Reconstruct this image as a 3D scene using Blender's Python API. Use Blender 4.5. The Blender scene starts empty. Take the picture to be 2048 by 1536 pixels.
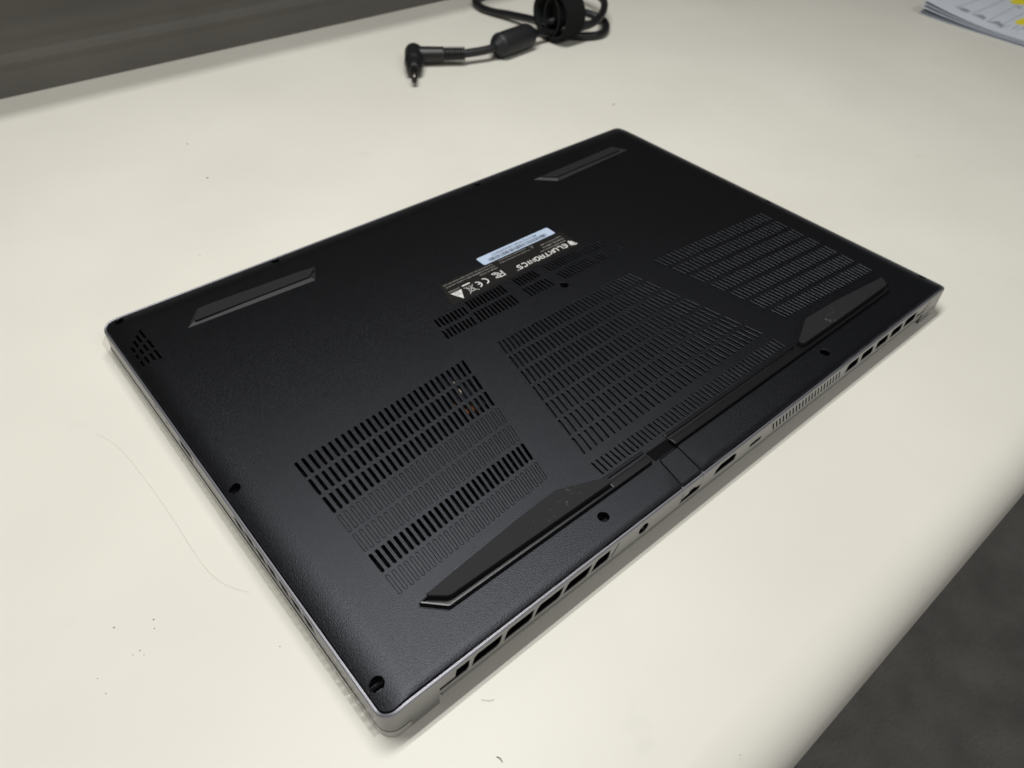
import bpy, bmesh, math, random
from mathutils import Vector, Matrix, Euler
from mathutils.geometry import delaunay_2d_cdt

random.seed(7)
C = bpy.context.scene.collection
S = bpy.context.scene

# ------------------------------------------------------------------ camera
# all layout numbers below are millimetres in the laptop's own frame:
# u along its rear long edge, v towards its front edge, z up; the desk is z = ZT
ZT = -17.5
CAM = Vector((-35.4079, -89.0299, 229.1032))
RR = ((0.75885, -0.65034, 0.03462), (-0.43062, -0.54093, -0.72247), (0.48858, 0.53334, -0.69054))
FPX = 1486.9


def M(p):
    return Vector((p[0] * .001, p[1] * .001, (p[2] - ZT) * .001))


cam_d = bpy.data.cameras.new('camera')
cam = bpy.data.objects.new('camera', cam_d)
C.objects.link(cam)
right, down, fwd = (Vector(r).normalized() for r in RR)
rot = Matrix((right, -down, -fwd)).transposed()
cam.matrix_world = Matrix.Translation(M(CAM)) @ rot.to_4x4()
cam_d.sensor_width = 36
cam_d.lens = FPX * 36 / 2048
cam_d.clip_start = .01
cam_d.clip_end = 20
cam_d.dof.use_dof = True
cam_d.dof.focus_distance = .295
cam_d.dof.aperture_fstop = 14
S.camera = cam

# ------------------------------------------------------------------ light and exposure
w = bpy.data.worlds.new('World')
S.world = w
w.use_nodes = True
bg = w.node_tree.nodes['Background']
bg.inputs[0].default_value = (1.0, 0.985, 0.965, 1)
bg.inputs[1].default_value = .065
S.view_settings.view_transform = 'Standard'
S.view_settings.look = 'None'
S.view_settings.exposure = 0
S.view_settings.gamma = 1


def area_lamp(name, x, y, z, lx, ly, power, col=(1.0, .99, .965)):
    l = bpy.data.lights.new(name, 'AREA')
    l.shape = 'RECTANGLE'
    l.size = lx
    l.size_y = ly
    l.energy = power
    l.color = col
    o = bpy.data.objects.new(name, l)
    C.objects.link(o)
    o.location = (x, y, z)
    return o


area_lamp('ceiling_tube', .07, .190, 1.0, .75, .025, 5.2)
area_lamp('ceiling_tube', .07, .268, 1.0, .75, .025, 5.2)

fill = area_lamp('room_ceiling_panel', .1, -1.55, 1.75, 1.2, .6, 15.0)  # unseen lamp added to lift the shade along the rear wall
fill.rotation_euler = (math.radians(38), 0, 0)

# ------------------------------------------------------------------ materials


def mat(name, col, rough=.5, metal=0., spec=.5, bump=None, var=None, mix=None, rough_var=None):
    """bump=[(scale,strength,dist)], var=(scale, amount) brightness mottling"""
    m = bpy.data.materials.new(name)
    m.use_nodes = True
    nt = m.node_tree
    b = nt.nodes['Principled BSDF']
    b.inputs['Base Color'].default_value = (*col, 1)
    b.inputs['Roughness'].default_value = rough
    b.inputs['Metallic'].default_value = metal
    b.inputs['Specular IOR Level'].default_value = spec
    tc = nt.nodes.new('ShaderNodeTexCoord')
    if var:
        n = nt.nodes.new('ShaderNodeTexNoise')
        n.inputs['Scale'].default_value = var[0]
        n.inputs['Detail'].default_value = 5
        nt.links.new(tc.outputs['Object'], n.inputs['Vector'])
        r = nt.nodes.new('ShaderNodeMapRange')
        r.inputs[1].default_value = .3
        r.inputs[2].default_value = .7
        r.inputs[3].default_value = 1 - var[1]
        r.inputs[4].default_value = 1 + var[1]
        nt.links.new(n.outputs['Fac'], r.inputs[0])
        mx = nt.nodes.new('ShaderNodeVectorMath')
        mx.operation = 'SCALE'
        mx.inputs[0].default_value = col
        nt.links.new(r.outputs[0], mx.inputs['Scale'])
        nt.links.new(mx.outputs[0], b.inputs['Base Color'])
    if rough_var:
        n = nt.nodes.new('ShaderNodeTexNoise')
        n.inputs['Scale'].default_value = rough_var[0]
        n.inputs['Detail'].default_value = 3
        nt.links.new(tc.outputs['Object'], n.inputs['Vector'])
        r = nt.nodes.new('ShaderNodeMapRange')
        r.inputs[1].default_value = .3
        r.inputs[2].default_value = .7
        r.inputs[3].default_value = rough - rough_var[1]
        r.inputs[4].default_value = rough + rough_var[1]
        nt.links.new(n.outputs['Fac'], r.inputs[0])
        nt.links.new(r.outputs[0], b.inputs['Roughness'])
    if bump:
        prev = None
        for sc, st, di in bump:
            n = nt.nodes.new('ShaderNodeTexNoise')
            n.inputs['Scale'].default_value = sc
            n.inputs['Detail'].default_value = 2
            nt.links.new(tc.outputs['Object'], n.inputs['Vector'])
            bp = nt.nodes.new('ShaderNodeBump')
            bp.inputs['Strength'].default_value = st
            bp.inputs['Distance'].default_value = di
            nt.links.new(n.outputs['Fac'], bp.inputs['Height'])
            if prev:
                nt.links.new(prev.outputs[0], bp.inputs['Normal'])
            prev = bp
        nt.links.new(prev.outputs[0], b.inputs['Normal'])
    return m


m_cover = mat('black_coated_metal', (.0034, .0035, .0041), .53, 0, .5, bump=[(2400, .55, .00022)])


def satin(m, rough, ior, tint):
    """satin paint: a dark diffuse coat under a Beckmann gloss (short highlight tail)"""
    nt = m.node_tree
    b = nt.nodes['Principled BSDF']
    nrm = b.inputs['Normal'].links[0].from_socket
    df = nt.nodes.new('ShaderNodeBsdfDiffuse')
    df.inputs[0].default_value = b.inputs['Base Color'].default_value
    gl = nt.nodes.new('ShaderNodeBsdfGlossy')
    gl.distribution = 'BECKMANN'
    gl.inputs['Color'].default_value = (*tint, 1)
    gl.inputs['Roughness'].default_value = rough
    fr = nt.nodes.new('ShaderNodeFresnel')
    fr.inputs['IOR'].default_value = ior
    mx = nt.nodes.new('ShaderNodeMixShader')
    for x in (df, gl):
        nt.links.new(nrm, x.inputs['Normal'])
    nt.links.new(fr.outputs[0], mx.inputs[0])
    nt.links.new(df.outputs[0], mx.inputs[1])
    nt.links.new(gl.outputs[0], mx.inputs[2])
    nt.links.new(mx.outputs[0], nt.nodes['Material Output'].inputs[0])
    nt.nodes.remove(b)


satin(m_cover, .42, 1.46, (.86, .90, 1.0))
m_silver = mat('silver_paint', (.265, .261, .255), .36, .55, .5, bump=[(5000, .08, .0001)], var=(60, .05))
m_rim = mat('silver_rim', (.29, .29, .32), .40, .85, .5)
m_lid = mat('lid_silver', (.50, .49, .47), .4, .5, .5, bump=[(5000, .08, .0001)])
m_hinge = mat('hinge_grey', (.20, .195, .19), .42, .4, .5)
m_rubber = None
m_dark = mat('black_plastic', (.0045, .0048, .0055), .33, 0, .5, bump=[(2600, .25, .0001)])
m_tray = mat('tray_plastic', (.012, .0125, .014), .6, 0, .4, bump=[(2600, .25, .0001)])
m_inside = mat('inside_black', (.002, .002, .0025), .8, 0, .1)  # near-black so openings and gaps keep their shade in the colour
m_copper = mat('copper', (.75, .33, .14), .35, 1)
m_pad = mat('pale_pad', (.55, .48, .40), .6)
m_board = mat('board_blue', (.008, .012, .03), .5)
m_screw = mat('screw_metal', (.03, .03, .033), .25, 1)
m_sticker = mat('sticker_black', (.0048, .0042, .0038), .42, 0, .5)
m_white = mat('print_white', (.62, .62, .60), .5)
m_grey = mat('print_grey', (.30, .29, .27), .55)
m_pale = mat('sticker_pale_blue', (.43, .52, .66), .42, var=(150, .03))
m_ink = mat('ink_dark', (.035, .04, .055), .5)
m_cord = mat('cord_black', (.0055, .0055, .007), .46, 0, .5, bump=[(900, .1, .0003)])
m_plug = mat('plug_black', (.0065, .0065, .0075), .42, 0, .5, bump=[(1500, .12, .0002)])
m_ferrite = mat('ferrite_black', (.0065, .007, .009), .52, 0, .5, bump=[(1800, .2, .0002)])
m_tipmetal = mat('plug_metal', (.10, .09, .08), .3, 1)
m_strap = mat('strap_fabric', (.007, .0075, .0075), .9, 0, .2, bump=[(1600, 1.0, .0012)])
m_strap_in = mat('strap_hook_side', (.012, .016, .015), .6, 0, .35, bump=[(2600, .6, .0005)])
m_paper = mat('paper_white', (.56, .60, .66), .8, 0, .2, var=(30, .03))
m_paper_edge = m_paper
m_pgrey = mat('paper_grey_ink', (.28, .29, .34), .8, 0, .2)
m_yellow = mat('highlighter_yellow', (.72, .62, .03), .8, 0, .2)
m_panel = mat('partition_grey', (.125, .119, .106), .75, 0, .3, bump=[(1500, .3, .0004)], var=(8, .10))
m_rail = mat('partition_rail', (.16, .155, .14), .5, .2, .4)
m_hair = mat('hair', (.42, .40, .33), .6)
m_speck = mat('speck', (.08, .078, .07), .8)


def rubber_mat():
    m = mat('rubber_foot', (.0092, .0096, .0115), .68, 0, .3, bump=[(1200, .12, .0002)])
    nt = m.node_tree
    b = nt.nodes['Principled BSDF']
    tc = nt.nodes.new('ShaderNodeTexCoord')
    n = nt.nodes.new('ShaderNodeTexNoise')
    n.inputs['Scale'].default_value = 620
    n.inputs['Detail'].default_value = 3
    nt.links.new(tc.outputs['Object'], n.inputs['Vector'])
    n2 = nt.nodes.new('ShaderNodeTexNoise')
    n2.inputs['Scale'].default_value = 45
    nt.links.new(tc.outputs['Object'], n2.inputs['Vector'])
    mu = nt.nodes.new('ShaderNodeMath')
    mu.operation = 'MULTIPLY'
    nt.links.new(n.outputs['Fac'], mu.inputs[0])
    nt.links.new(n2.outputs['Fac'], mu.inputs[1])
    r = nt.nodes.new('ShaderNodeValToRGB')
    r.color_ramp.elements[0].position = .40
    r.color_ramp.elements[0].color = (.0092, .0096, .0115, 1)
    r.color_ramp.elements[1].position = .56
    r.color_ramp.elements[1].color = (.10, .10, .09, 1)
    nt.links.new(mu.outputs[0], r.inputs[0])
    nt.links.new(r.outputs[0], b.inputs['Base Color'])
    return m


m_rubber = rubber_mat()


def table_mat():
    m = mat('cream_laminate', (.70, .685, .585), .42, 0, .35, bump=[(900, .06, .0003)])
    nt = m.node_tree
    b = nt.nodes['Principled BSDF']
    tc = nt.nodes.new('ShaderNodeTexCoord')

    def noise(sc, det=4):
        n = nt.nodes.new('ShaderNodeTexNoise')
        n.inputs['Scale'].default_value = sc
        n.inputs['Detail'].default_value = det
        nt.links.new(tc.outputs['Object'], n.inputs['Vector'])
        return n
    r = nt.nodes.new('ShaderNodeValToRGB')
    r.color_ramp.elements[0].position = .3
    r.color_ramp.elements[0].color = (.655, .638, .572, 1)
    r.color_ramp.elements[1].position = .7
    r.color_ramp.elements[1].color = (.702, .69, .618, 1)
    nt.links.new(noise(9).outputs['Fac'], r.inputs[0])
    # faint smudges and scuffs
    a = noise(70, 6)
    c = noise(16, 3)
    r2 = nt.nodes.new('ShaderNodeValToRGB')
    r2.color_ramp.elements[0].position = .56
    r2.color_ramp.elements[0].color = (0, 0, 0, 1)
    r2.color_ramp.elements[1].position = .78
    r2.color_ramp.elements[1].color = (1, 1, 1, 1)
    nt.links.new(a.outputs['Fac'], r2.inputs[0])
    r3 = nt.nodes.new('ShaderNodeValToRGB')
    r3.color_ramp.elements[0].position = .58
    r3.color_ramp.elements[0].color = (0, 0, 0, 1)
    r3.color_ramp.elements[1].position = .72
    r3.color_ramp.elements[1].color = (.35, .35, .35, 1)
    nt.links.new(c.outputs['Fac'], r3.inputs[0])
    mu = nt.nodes.new('ShaderNodeMath')
    mu.operation = 'MULTIPLY'
    nt.links.new(r2.outputs[0], mu.inputs[0])
    nt.links.new(r3.outputs[0], mu.inputs[1])
    mx = nt.nodes.new('ShaderNodeMix')
    mx.data_type = 'RGBA'
    nt.links.new(mu.outputs[0], mx.inputs['Factor'])
    nt.links.new(r.outputs[0], mx.inputs['A'])
    mx.inputs['B'].default_value = (.38, .365, .33, 1)
    nt.links.new(mx.outputs['Result'], b.inputs['Base Color'])
    return m


m_table = table_mat()


def film_mat():
    m = bpy.data.materials.new('clear_film')
    m.use_nodes = True
    nt = m.node_tree
    nt.nodes.remove(nt.nodes['Principled BSDF'])
    out = nt.nodes['Material Output']
    t = nt.nodes.new('ShaderNodeBsdfTransparent')
    t.inputs[0].default_value = (.90, .90, .90, 1)
    g = nt.nodes.new('ShaderNodeBsdfGlossy')
    g.inputs['Roughness'].default_value = .12
    mx = nt.nodes.new('ShaderNodeMixShader')
    fr = nt.nodes.new('ShaderNodeFresnel')
    fr.inputs['IOR'].default_value = 1.5
    nt.links.new(fr.outputs[0], mx.inputs[0])
    nt.links.new(t.outputs[0], mx.inputs[1])
    nt.links.new(g.outputs[0], mx.inputs[2])
    nt.links.new(mx.outputs[0], out.inputs[0])
    return m


m_film = film_mat()


def carpet_mat():
    m = mat('carpet', (.06, .052, .047), .95, 0, .1, bump=[(260, .5, .004)])
    nt = m.node_tree
    b = nt.nodes['Principled BSDF']
    tc = nt.nodes.new('ShaderNodeTexCoord')
    n = nt.nodes.new('ShaderNodeTexNoise')
    n.inputs['Scale'].default_value = 14
    n.inputs['Detail'].default_value = 8
    nt.links.new(tc.outputs['Object'], n.inputs['Vector'])
    r = nt.nodes.new('ShaderNodeValToRGB')
    r.color_ramp.elements[0].position = .3
    r.color_ramp.elements[0].color = (.23, .217, .206, 1)
    r.color_ramp.elements[1].position = .7
    r.color_ramp.elements[1].color = (.33, .314, .30, 1)
    nt.links.new(n.outputs['Fac'], r.inputs[0])
    nt.links.new(r.outputs[0], b.inputs['Base Color'])
    return m


m_carpet = carpet_mat()

# ------------------------------------------------------------------ object helpers
ORG = {}


def empty(name, loc_mm, label, cat, group=None):
    o = bpy.data.objects.new(name, None)
    C.objects.link(o)
    o.empty_display_size = .02
    o.location = M(loc_mm)
    o['label'] = label
    o['category'] = cat
    if group:
        o['group'] = group
    ORG[o.name] = o.location.copy()
    return o


def org_of(o):
    while o.parent:
        o = o.parent
    return ORG[o.name]


def obj(name, verts, faces, m, parent=None, smooth=False, label=None, kind=None, cat=None, loc=None):
    """verts in mm (laptop frame)."""
    vs = [M(v) for v in verts]
    o0 = org_of(parent) if parent else (M(loc) if loc else Vector((0, 0, 0)))
    me = bpy.data.meshes.new(name)
    me.from_pydata([tuple(v - o0) for v in vs], [], faces)
    me.materials.append(m)
    if smooth is True:
        me.polygons.foreach_set('use_smooth', [True] * len(me.polygons))
    elif smooth:
        me.polygons.foreach_set('use_smooth', [bool(x) for x in smooth])
    me.update()
    o = bpy.data.objects.new(name, me)
    C.objects.link(o)
    if parent:
        o.parent = parent
    else:
        o.location = o0
    if label:
        o['label'] = label
    if kind:
        o['kind'] = kind
    if cat:
        o['category'] = cat
    return o


class MB:
    def __init__(s):
        s.v = []
        s.f = []
        s.s = []

    def add(s, vs, fs, smooth=False):
        b = len(s.v)
        s.v += [tuple(v) for v in vs]
        for f in fs:
            s.f.append([b + i for i in f])
            s.s.append(smooth)
        return s

    def box(s, a, b):
        x0, y0, z0 = a
        x1, y1, z1 = b
        s.add([(x0, y0, z0), (x1, y0, z0), (x1, y1, z0), (x0, y1, z0), (x0, y0, z1), (x1, y0, z1), (x1, y1, z1), (x0, y1, z1)],
              [(0, 3, 2, 1), (4, 5, 6, 7), (0, 1, 5, 4), (1, 2, 6, 5), (2, 3, 7, 6), (3, 0, 4, 7)])
        return s

    def rings(s, rs, closed=True, cap0=True, cap1=True, smooth=True):
        n = len(rs[0])
        vs = [p for r in rs for p in r]
        fs = []
        for k in range(len(rs) - 1):
            for i in range(n if closed else n - 1):
                j = (i + 1) % n
                fs.append((k * n + i, k * n + j, (k + 1) * n + j, (k + 1) * n + i))
        s.add(vs, fs, smooth)
        if cap0:
            s.add(rs[0], [tuple(range(n))[::-1]], False)
        if cap1:
            s.add(rs[-1], [tuple(range(n))], False)
        return s

    def tube(s, pts, rad, n=14, cap=True, smooth=True):
        pts = [Vector(p) for p in pts]
        if not hasattr(rad, '__len__'):
            rad = [rad] * len(pts)
        t0 = (pts[1] - pts[0]).normalized()
        nrm = t0.cross(Vector((0, 0, 1)))
        if nrm.length < 1e-3:
            nrm = t0.cross(Vector((1, 0, 0)))
        nrm.normalize()
        rs = []
        for i, p in enumerate(pts):
            t = (pts[min(i + 1, len(pts) - 1)] - pts[max(i - 1, 0)]).normalized()
            nrm = (nrm - t * nrm.dot(t)).normalized()
            bi = t.cross(nrm)
            rs.append([tuple(p + (nrm * math.cos(2 * math.pi * k / n) + bi * math.sin(2 * math.pi * k / n)) * rad[i]) for k in range(n)])
        s.rings(rs, True, cap, cap, smooth)
        return s

    def build(s, name, m, parent=None, **k):
        return obj(name, s.v, s.f, m, parent, smooth=s.s, **k)


def spline(pts, per=8):
    P = [Vector(p) for p in pts]
    out = []
    for i in range(len(P) - 1):
        p0 = P[max(i - 1, 0)]
        p1 = P[i]
        p2 = P[i + 1]
        p3 = P[min(i + 2, len(P) - 1)]
        for k in range(per):
            t = k / per
            out.append(.5 * ((2 * p1) + (p2 - p0) * t + (2 * p0 - 5 * p1 + 4 * p2 - p3) * t * t + (3 * p1 - p0 - 3 * p2 + p3) * t ** 3))
    out.append(P[-1])
    return out


def cdt(loops, extra=()):
    """constrained Delaunay of closed loops -> verts, tris, per-tri set of loop ids, map input->output"""
    vs = []
    faces = []
    for l in loops:
        b = len(vs)
        vs += [Vector(p) for p in l]
        faces.append(list(range(b, b + len(l))))
    vs += [Vector(p) for p in extra]
    r = delaunay_2d_cdt(vs, [], faces, 0, 1e-5, True)
    ov, oe, of, origv, orige, origf = r
    return ov, of, [set(x) for x in origf]


def area2(l):
    return sum(l[i][0] * l[(i + 1) % len(l)][1] - l[(i + 1) % len(l)][0] * l[i][1] for i in range(len(l)))


def ccw(l):
    return list(l) if area2(l) > 0 else list(l)[::-1]


def plate(outer, holes, front, back, flip=False):
    """flat plate with holes, given thickness; front/back map 2-D to 3-D"""
    outer = ccw(outer)
    holes = [ccw(h) for h in holes]
    ov, of, ids = cdt([outer] + holes)
    mb = MB()
    tris = [f for f, s in zip(of, ids) if 0 in s and not any(k > 0 for k in s)]
    mb.add([front(p) for p in ov], [t[::-1] if flip else t for t in tris])
    mb.add([back(p) for p in ov], [t if flip else t[::-1] for t in tris])
    for l, inner in [(outer, False)] + [(h, True) for h in holes]:
        n = len(l)
        vs = [front(p) for p in l] + [back(p) for p in l]
        fs = []
        for i in range(n):
            j = (i + 1) % n
            q = (i, n + i, n + j, j)
            fs.append(q if (inner != flip) else q[::-1])
        mb.add(vs, fs)
    return mb


def AP(p, z):
    """a point measured on the z = 0 plane of the photograph, moved along its sight line to height z (calibration of the layout)"""
    k = (CAM[2] - z) / CAM[2]
    return (CAM[0] + (p[0] - CAM[0]) * k, CAM[1] + (p[1] - CAM[1]) * k)


# ------------------------------------------------------------------ floor, desk, partition
obj('floor', [(-3000, -3000, ZT - 730), (4000, -3000, ZT - 730), (4000, 3000, ZT - 730), (-3000, 3000, ZT - 730)], [(0, 1, 2, 3)], m_carpet, kind='structure')

desk = empty('desk', (400, 250, ZT), 'cream laminate desk top with a rounded front edge under the laptop', 'desk')
prof = [(-65 - 22 * math.sin(a), ZT - 22 + 22 * math.cos(a)) for a in [math.radians(x) for x in range(0, 181, 9)]]
prof = [(585, ZT), (300, ZT), (100, ZT), (-40, ZT)] + prof + [(585, ZT - 44)]
mb = MB()
xs = [-900, 1900]
n = len(prof)
vv = [(x, y, z) for x in xs for (y, z) in prof]
ff = [(i, (i + 1) % n, n + (i + 1) % n, n + i) for i in range(n)]
mb.add(vv, ff, True)
mb.add([(xs[0], y, z) for y, z in prof], [tuple(range(n))], False)
mb.add([(xs[1], y, z) for y, z in prof], [tuple(range(n))[::-1]], False)
dt = mb.build('desk_top', m_table, desk)
for p in dt.data.polygons:
    if abs(p.normal.z) > .9999:
        p.use_smooth = False

sp = MB()
specks = [(109.8, 375.1, .9), (119.3, 428.7, .7), (413.5, 296.7, .9), (-50.7, 94.6, .35), (-39.0, 88.9, .32), (-40.1, 85.4, .28), (-47, 80.5, .28),
          (-49.4, 80.5, .2), (-46.6, 78.1, .2), (-61.4, 79.7, .2), (-61.1, 72.9, .22), (84.6, -73.9, .2), (68.7, 293.9, .4), (-9.7, 51.6, .22), (560, 190, .4)]
for (x, y, r) in specks:
    r *= .8
    k = 7
    a0 = random.random() * 6
    base = [(x + r * (1 + .4 * random.random()) * math.cos(a0 + 6.283 * i / k) * 1.25, y + r * (1 + .4 * random.random()) * math.sin(a0 + 6.283 * i / k) * .75, ZT + .02) for i in range(k)]
    top = [(x + (p[0] - x) * .5, y + (p[1] - y) * .5, ZT + r * .5) for p in base]
    sp.rings([base, top], cap0=False)
# two pale scuffs and a curl of lint
sp.build('speck', m_speck, desk, kind='stuff')
lint = MB()
lint.tube(spline([(32.2, -7.6, ZT + .25), (33.2, -8.6, ZT + .5), (34.2, -9.6, ZT + .5), (35.6, -10.2, ZT + .25)]), [.05] * 25, 6)
lint.tube(spline([(24.7, -24.6, ZT + .25), (25.2, -25.6, ZT + .45), (25.1, -26.9, ZT + .25)]), [.16] * 17, 6)
m_lint = mat('lint', (.28, .26, .22), .8)
lint.build('lint', m_lint, desk, kind='stuff')

hair = MB()
hp = spline([(-24.5, 190.5, ZT + .3), (-22.3, 187.1, ZT + .4), (-18.9, 173.7, ZT + .7), (-17.1, 149.5, ZT + .5), (-16.5, 125.9, ZT + .5), (-16.4, 101.5, ZT + .5), (-14.9, 89.6, ZT + .5), (-11.6, 82.1, ZT + .6), (-8.3, 77.5, ZT + .3)])
hair.tube(hp, .024, 5)
ho = hair.build('hair', m_hair, None, loc=(-17, 130, ZT), cat='hair', label='single thin hair lying in a long curve on the desk left of the laptop')

part = empty('cubicle_partition', (400, 585, ZT), 'dark grey partition with horizontal rails rising behind the desk', 'partition')
# front face profile (v, z above desk) with two shallow rails
pf = [(586.5, -300), (586.5, -2), (580, 0), (580, 18), (579.6, 20.5), (579.2, 23.5), (579.8, 27), (581.2, 30), (581.2, 36), (580.6, 39), (580.2, 42), (580.4, 45), (580.9, 48), (582, 53), (582, 900), (620, 900), (620, -300)]
mb = MB()
n = len(pf)
vv = [(x, y, ZT + z) for x in (-900, 1900) for (y, z) in pf]
mb.add(vv, [(i, n + i, n + (i + 1) % n, (i + 1) % n) for i in range(n)], False)
mb.add([(-900, y, ZT + z) for y, z in pf], [tuple(range(n))], False)
mb.add([(1900, y, ZT + z) for y, z in pf], [tuple(range(n))[::-1]], False)
mb.build('panel', m_panel, part)
MB().box((-900, 434.2, ZT + 400), (1900, 582.5, ZT + 720)).build('overhead_cabinet', m_panel, part)

# ------------------------------------------------------------------ laptop
lap = empty('laptop', (180, 120, ZT), 'closed black and silver laptop lying upside down showing its vented bottom cover', 'laptop')
U0, U1, V0, V1 = .6, 362.5, .3, 243.0
RC = 5.6
TOP = .8


def cl(x):
    return max(0., min(1., x))


def drop(u, v):
    s = 3.8 * max(cl(1 - (u - U0) / 14), cl(1 - (U1 - u) / 14)) ** 2
    f = 2.5 * cl(1 - (V1 - v) / 14) ** 2
    nn = 1.4 * cl(1 - (v - V0) / 4) ** 2
    return min(3.8, math.sqrt(s * s + f * f + nn * nn))


def hz(u, v):
    return TOP - drop(u, v)


NEAR_U = [7.6, 7.7, 8.5, 10, 12, 14, 17, 21, 21.1, 24, 28] + [28 + 12.2 * i for i in range(1, 25)] + [325, 330, 336, 341.4, 341.5, 345, 348, 350, 352, 354, 355.3, 355.5]
SIDE_V = [V0 + RC + (V1 - V0 - 2 * RC) * i / 24 for i in range(25)]


def outline(d, z=None):
    """counter-clockwise rounded outline inset by d, same count for every d; returns (u,v, u0,v0) with the un-inset point"""
    def arc(cx, cy, a0):
        return [(cx + (RC - d) * math.cos(a0 + i * math.pi / 16), cy + (RC - d) * math.sin(a0 + i * math.pi / 16),
                 cx + RC * math.cos(a0 + i * math.pi / 16), cy + RC * math.sin(a0 + i * math.pi / 16)) for i in range(9)]
    out = arc(U0 + RC, V0 + RC, math.pi)                            # near left corner
    out += [(x, V0 + d, x, V0) for x in NEAR_U[1:-1]]
    out += arc(U1 - RC, V0 + RC, 1.5 * math.pi)
    out += [(U1 - d, y, U1, y) for y in SIDE_V[1:-1]]
    out += arc(U1 - RC, V1 - RC, 0)
    out += [(x, V1 - d, x, V1) for x in NEAR_U[::-1][1:-1]]
    out += arc(U0 + RC, V1 - RC, .5 * math.pi)
    out += [(U0 + d, y, U0, y) for y in SIDE_V[::-1][1:-1]]
    return out


# --- silver rim running round the top of the walls
mb = MB()
rp = [(0, -1.3), (.1, -.5), (.3, -.12), (.74, 0), (.86, -.16), (1.0, -.05), (1.14, -.1), (1.25, -1.0)]
mb.rings([[(a, b, hz(a0, b0) + dz + .48 * cl((b0 - V1 + RC) / RC)) for a, b, a0, b0 in outline(d)] for d, dz in rp], True, False, False, True)
mb.build('rim', m_rim, lap)

# --- walls
SEAM = -12.9


def ztop(u, v):
    return hz(u, v) - 1.3 + .48 * cl((v - V1 + RC) / RC)


def mirror_u(l, c=181.6):
    return [(2 * c - a, b) for a, b in l]


def circ(c, r, n=16, ry=None, a0=0):
    return [(c[0] + r * math.cos(a0 + 6.28318 * i / n), c[1] + (ry or r) * math.sin(a0 + 6.28318 * i / n)) for i in range(n)]


holes = []
holes.append([(28.2, -2.9), (33.7, -2.9), (33.3, -7.4), (32.2, -8.6), (21.6, -8.6), (21.3, -8.2), (21.3, -6.8), (27.6, -6.8)])
tops = [(35.9, 47.7, 34.3, 46.2), (49.9, 62.1, 48.2, 60.5), (64.0, 76.1, 62.0, 74.2), (78.2, 90.3, 75.9, 88.2)]
for a, b, c, d in tops:
    holes.append([(c, -8.7), (a - .2, -4.0), (a + .9, -3.0), (b, -3.0), (d + .5, -7.6), (d - .9, -8.7)])
holes.append([(89.9, -8.7), (92.2, -4.0), (93.3, -3.0), (99.8, -3.0), (99.5, -7.4), (98.5, -8.7)])
holes.append([(100.4, -8.7), (103.8, -2.9), (104.7, -2.9), (101.3, -8.7)])
holes.append(circ((118.5, -6.3), 2.75, 20))
holes.append([(140.3, -9.3), (141.5, -6.9), (145.3, -6.5), (146.2, -4.9), (148.9, -4.7), (149.6, -5.9), (152.9, -6.3), (152.6, -8.6), (152, -9.3)])
holes.append([(162.0, -7.9), (162.4, -5.2), (165.3, -2.9), (173.6, -2.9), (176.2, -4.2), (175.9, -7.9)])
holes.append([(185.8 + 1.2, -7.9), (185.8, -6.7), (187.0, -5.5), (193.6, -5.5), (194.8, -6.7), (193.6, -7.9)])
for i in range(22):
    a = 201.4 + 2.53 * i
    holes.append([(a + 2.4, -8.5), (a - .3, -2.8), (a + .75, -2.8), (a + 3.4, -8.5)])
rts = [(262.6, 272.2, 262.4, 273.6), (275.3, 285.6, 277.0, 287.4), (289.5, 300.1, 290.6, 301.8), (303.6, 314.3, 304.6, 315.6), (317.4, 328.8, 318.4, 329.9)]
for a, b, c, d in rts:
    holes.append([(c, -8.6), (a + .3, -3.9), (a + 1.2, -2.9), (b, -2.9), (d + .2, -7.4), (d - .8, -8.6)])
holes.append([(331.7, -8.7), (332.6, -6.4), (333.6, -6.4), (334.4, -7.4), (338.8, -7.3), (340.2, -6.4), (342.6, -2.7), (343.4, -2.7), (341.4, -7.0), (339.8, -8.7)])

nl = [(u, ztop(u, V0)) for u in NEAR_U[3:-3]]
outer = nl + [(352, -17.0), (341.45, -17.0), (341.45, -10.5), (21.05, -10.5), (21.05, -17.0), (10, -17.0)]
rear = plate(outer, holes, lambda p: (p[0], V0, p[1]), lambda p: (p[0], V0 + .4, p[1]))
rear_wall = rear.build('rear_wall', m_silver, lap)

lh = [circ((177, -5.5), 1.35, 14, 1.35), circ((165.8, -6.2), 1.35, 14, 1.35),
      [(141.0, -9.4), (141.0, -4.4), (153.0, -4.4), (153.0, -9.4)],
      [(23.6, -10.3), (23.6, -9.6), (31.6, -9.6), (31.6, -10.3)]]
for i in range(7):
    v = 103.2 - 8.75 * i
    lh.append([(v - 7.6, -10.2), (v - 8.4, -9.4), (v - 6.4, -4.7), (v - .2, -4.7), (v - .4, -8.0), (v - 2.4, -10.2)])
lo = [(v, ztop(U0, v)) for v in SIDE_V] + [(SIDE_V[-1], SEAM), (SIDE_V[0], SEAM)]
plate(lo, lh, lambda p: (U0, p[0], p[1]), lambda p: (U0 + .3, p[0], p[1]), flip=True).build('side_wall', m_silver, lap, label='left side wall with audio jacks, USB port and slanted vents')

ol = outline(0)
nN = len(NEAR_U)
iNL = list(range(0, 12))
start_r = 9 + nN - 2
iNR = list(range(start_r - 3, start_r + 9))
iR = list(range(start_r + 8, start_r + 8 + 25))
iF = list(range(start_r + 8 + 24, start_r + 8 + 24 + 9 + nN - 2 + 9 + 1))


def strip(idx, zb=SEAM, smooth=True):
    mb = MB()
    p = [ol[i % len(ol)] for i in idx]
    mb.rings([[(a, b, zb) for a, b, _, _ in p], [(a, b, ztop(a, b)) for a, b, _, _ in p]], False, False, False, smooth)
    return mb


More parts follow.
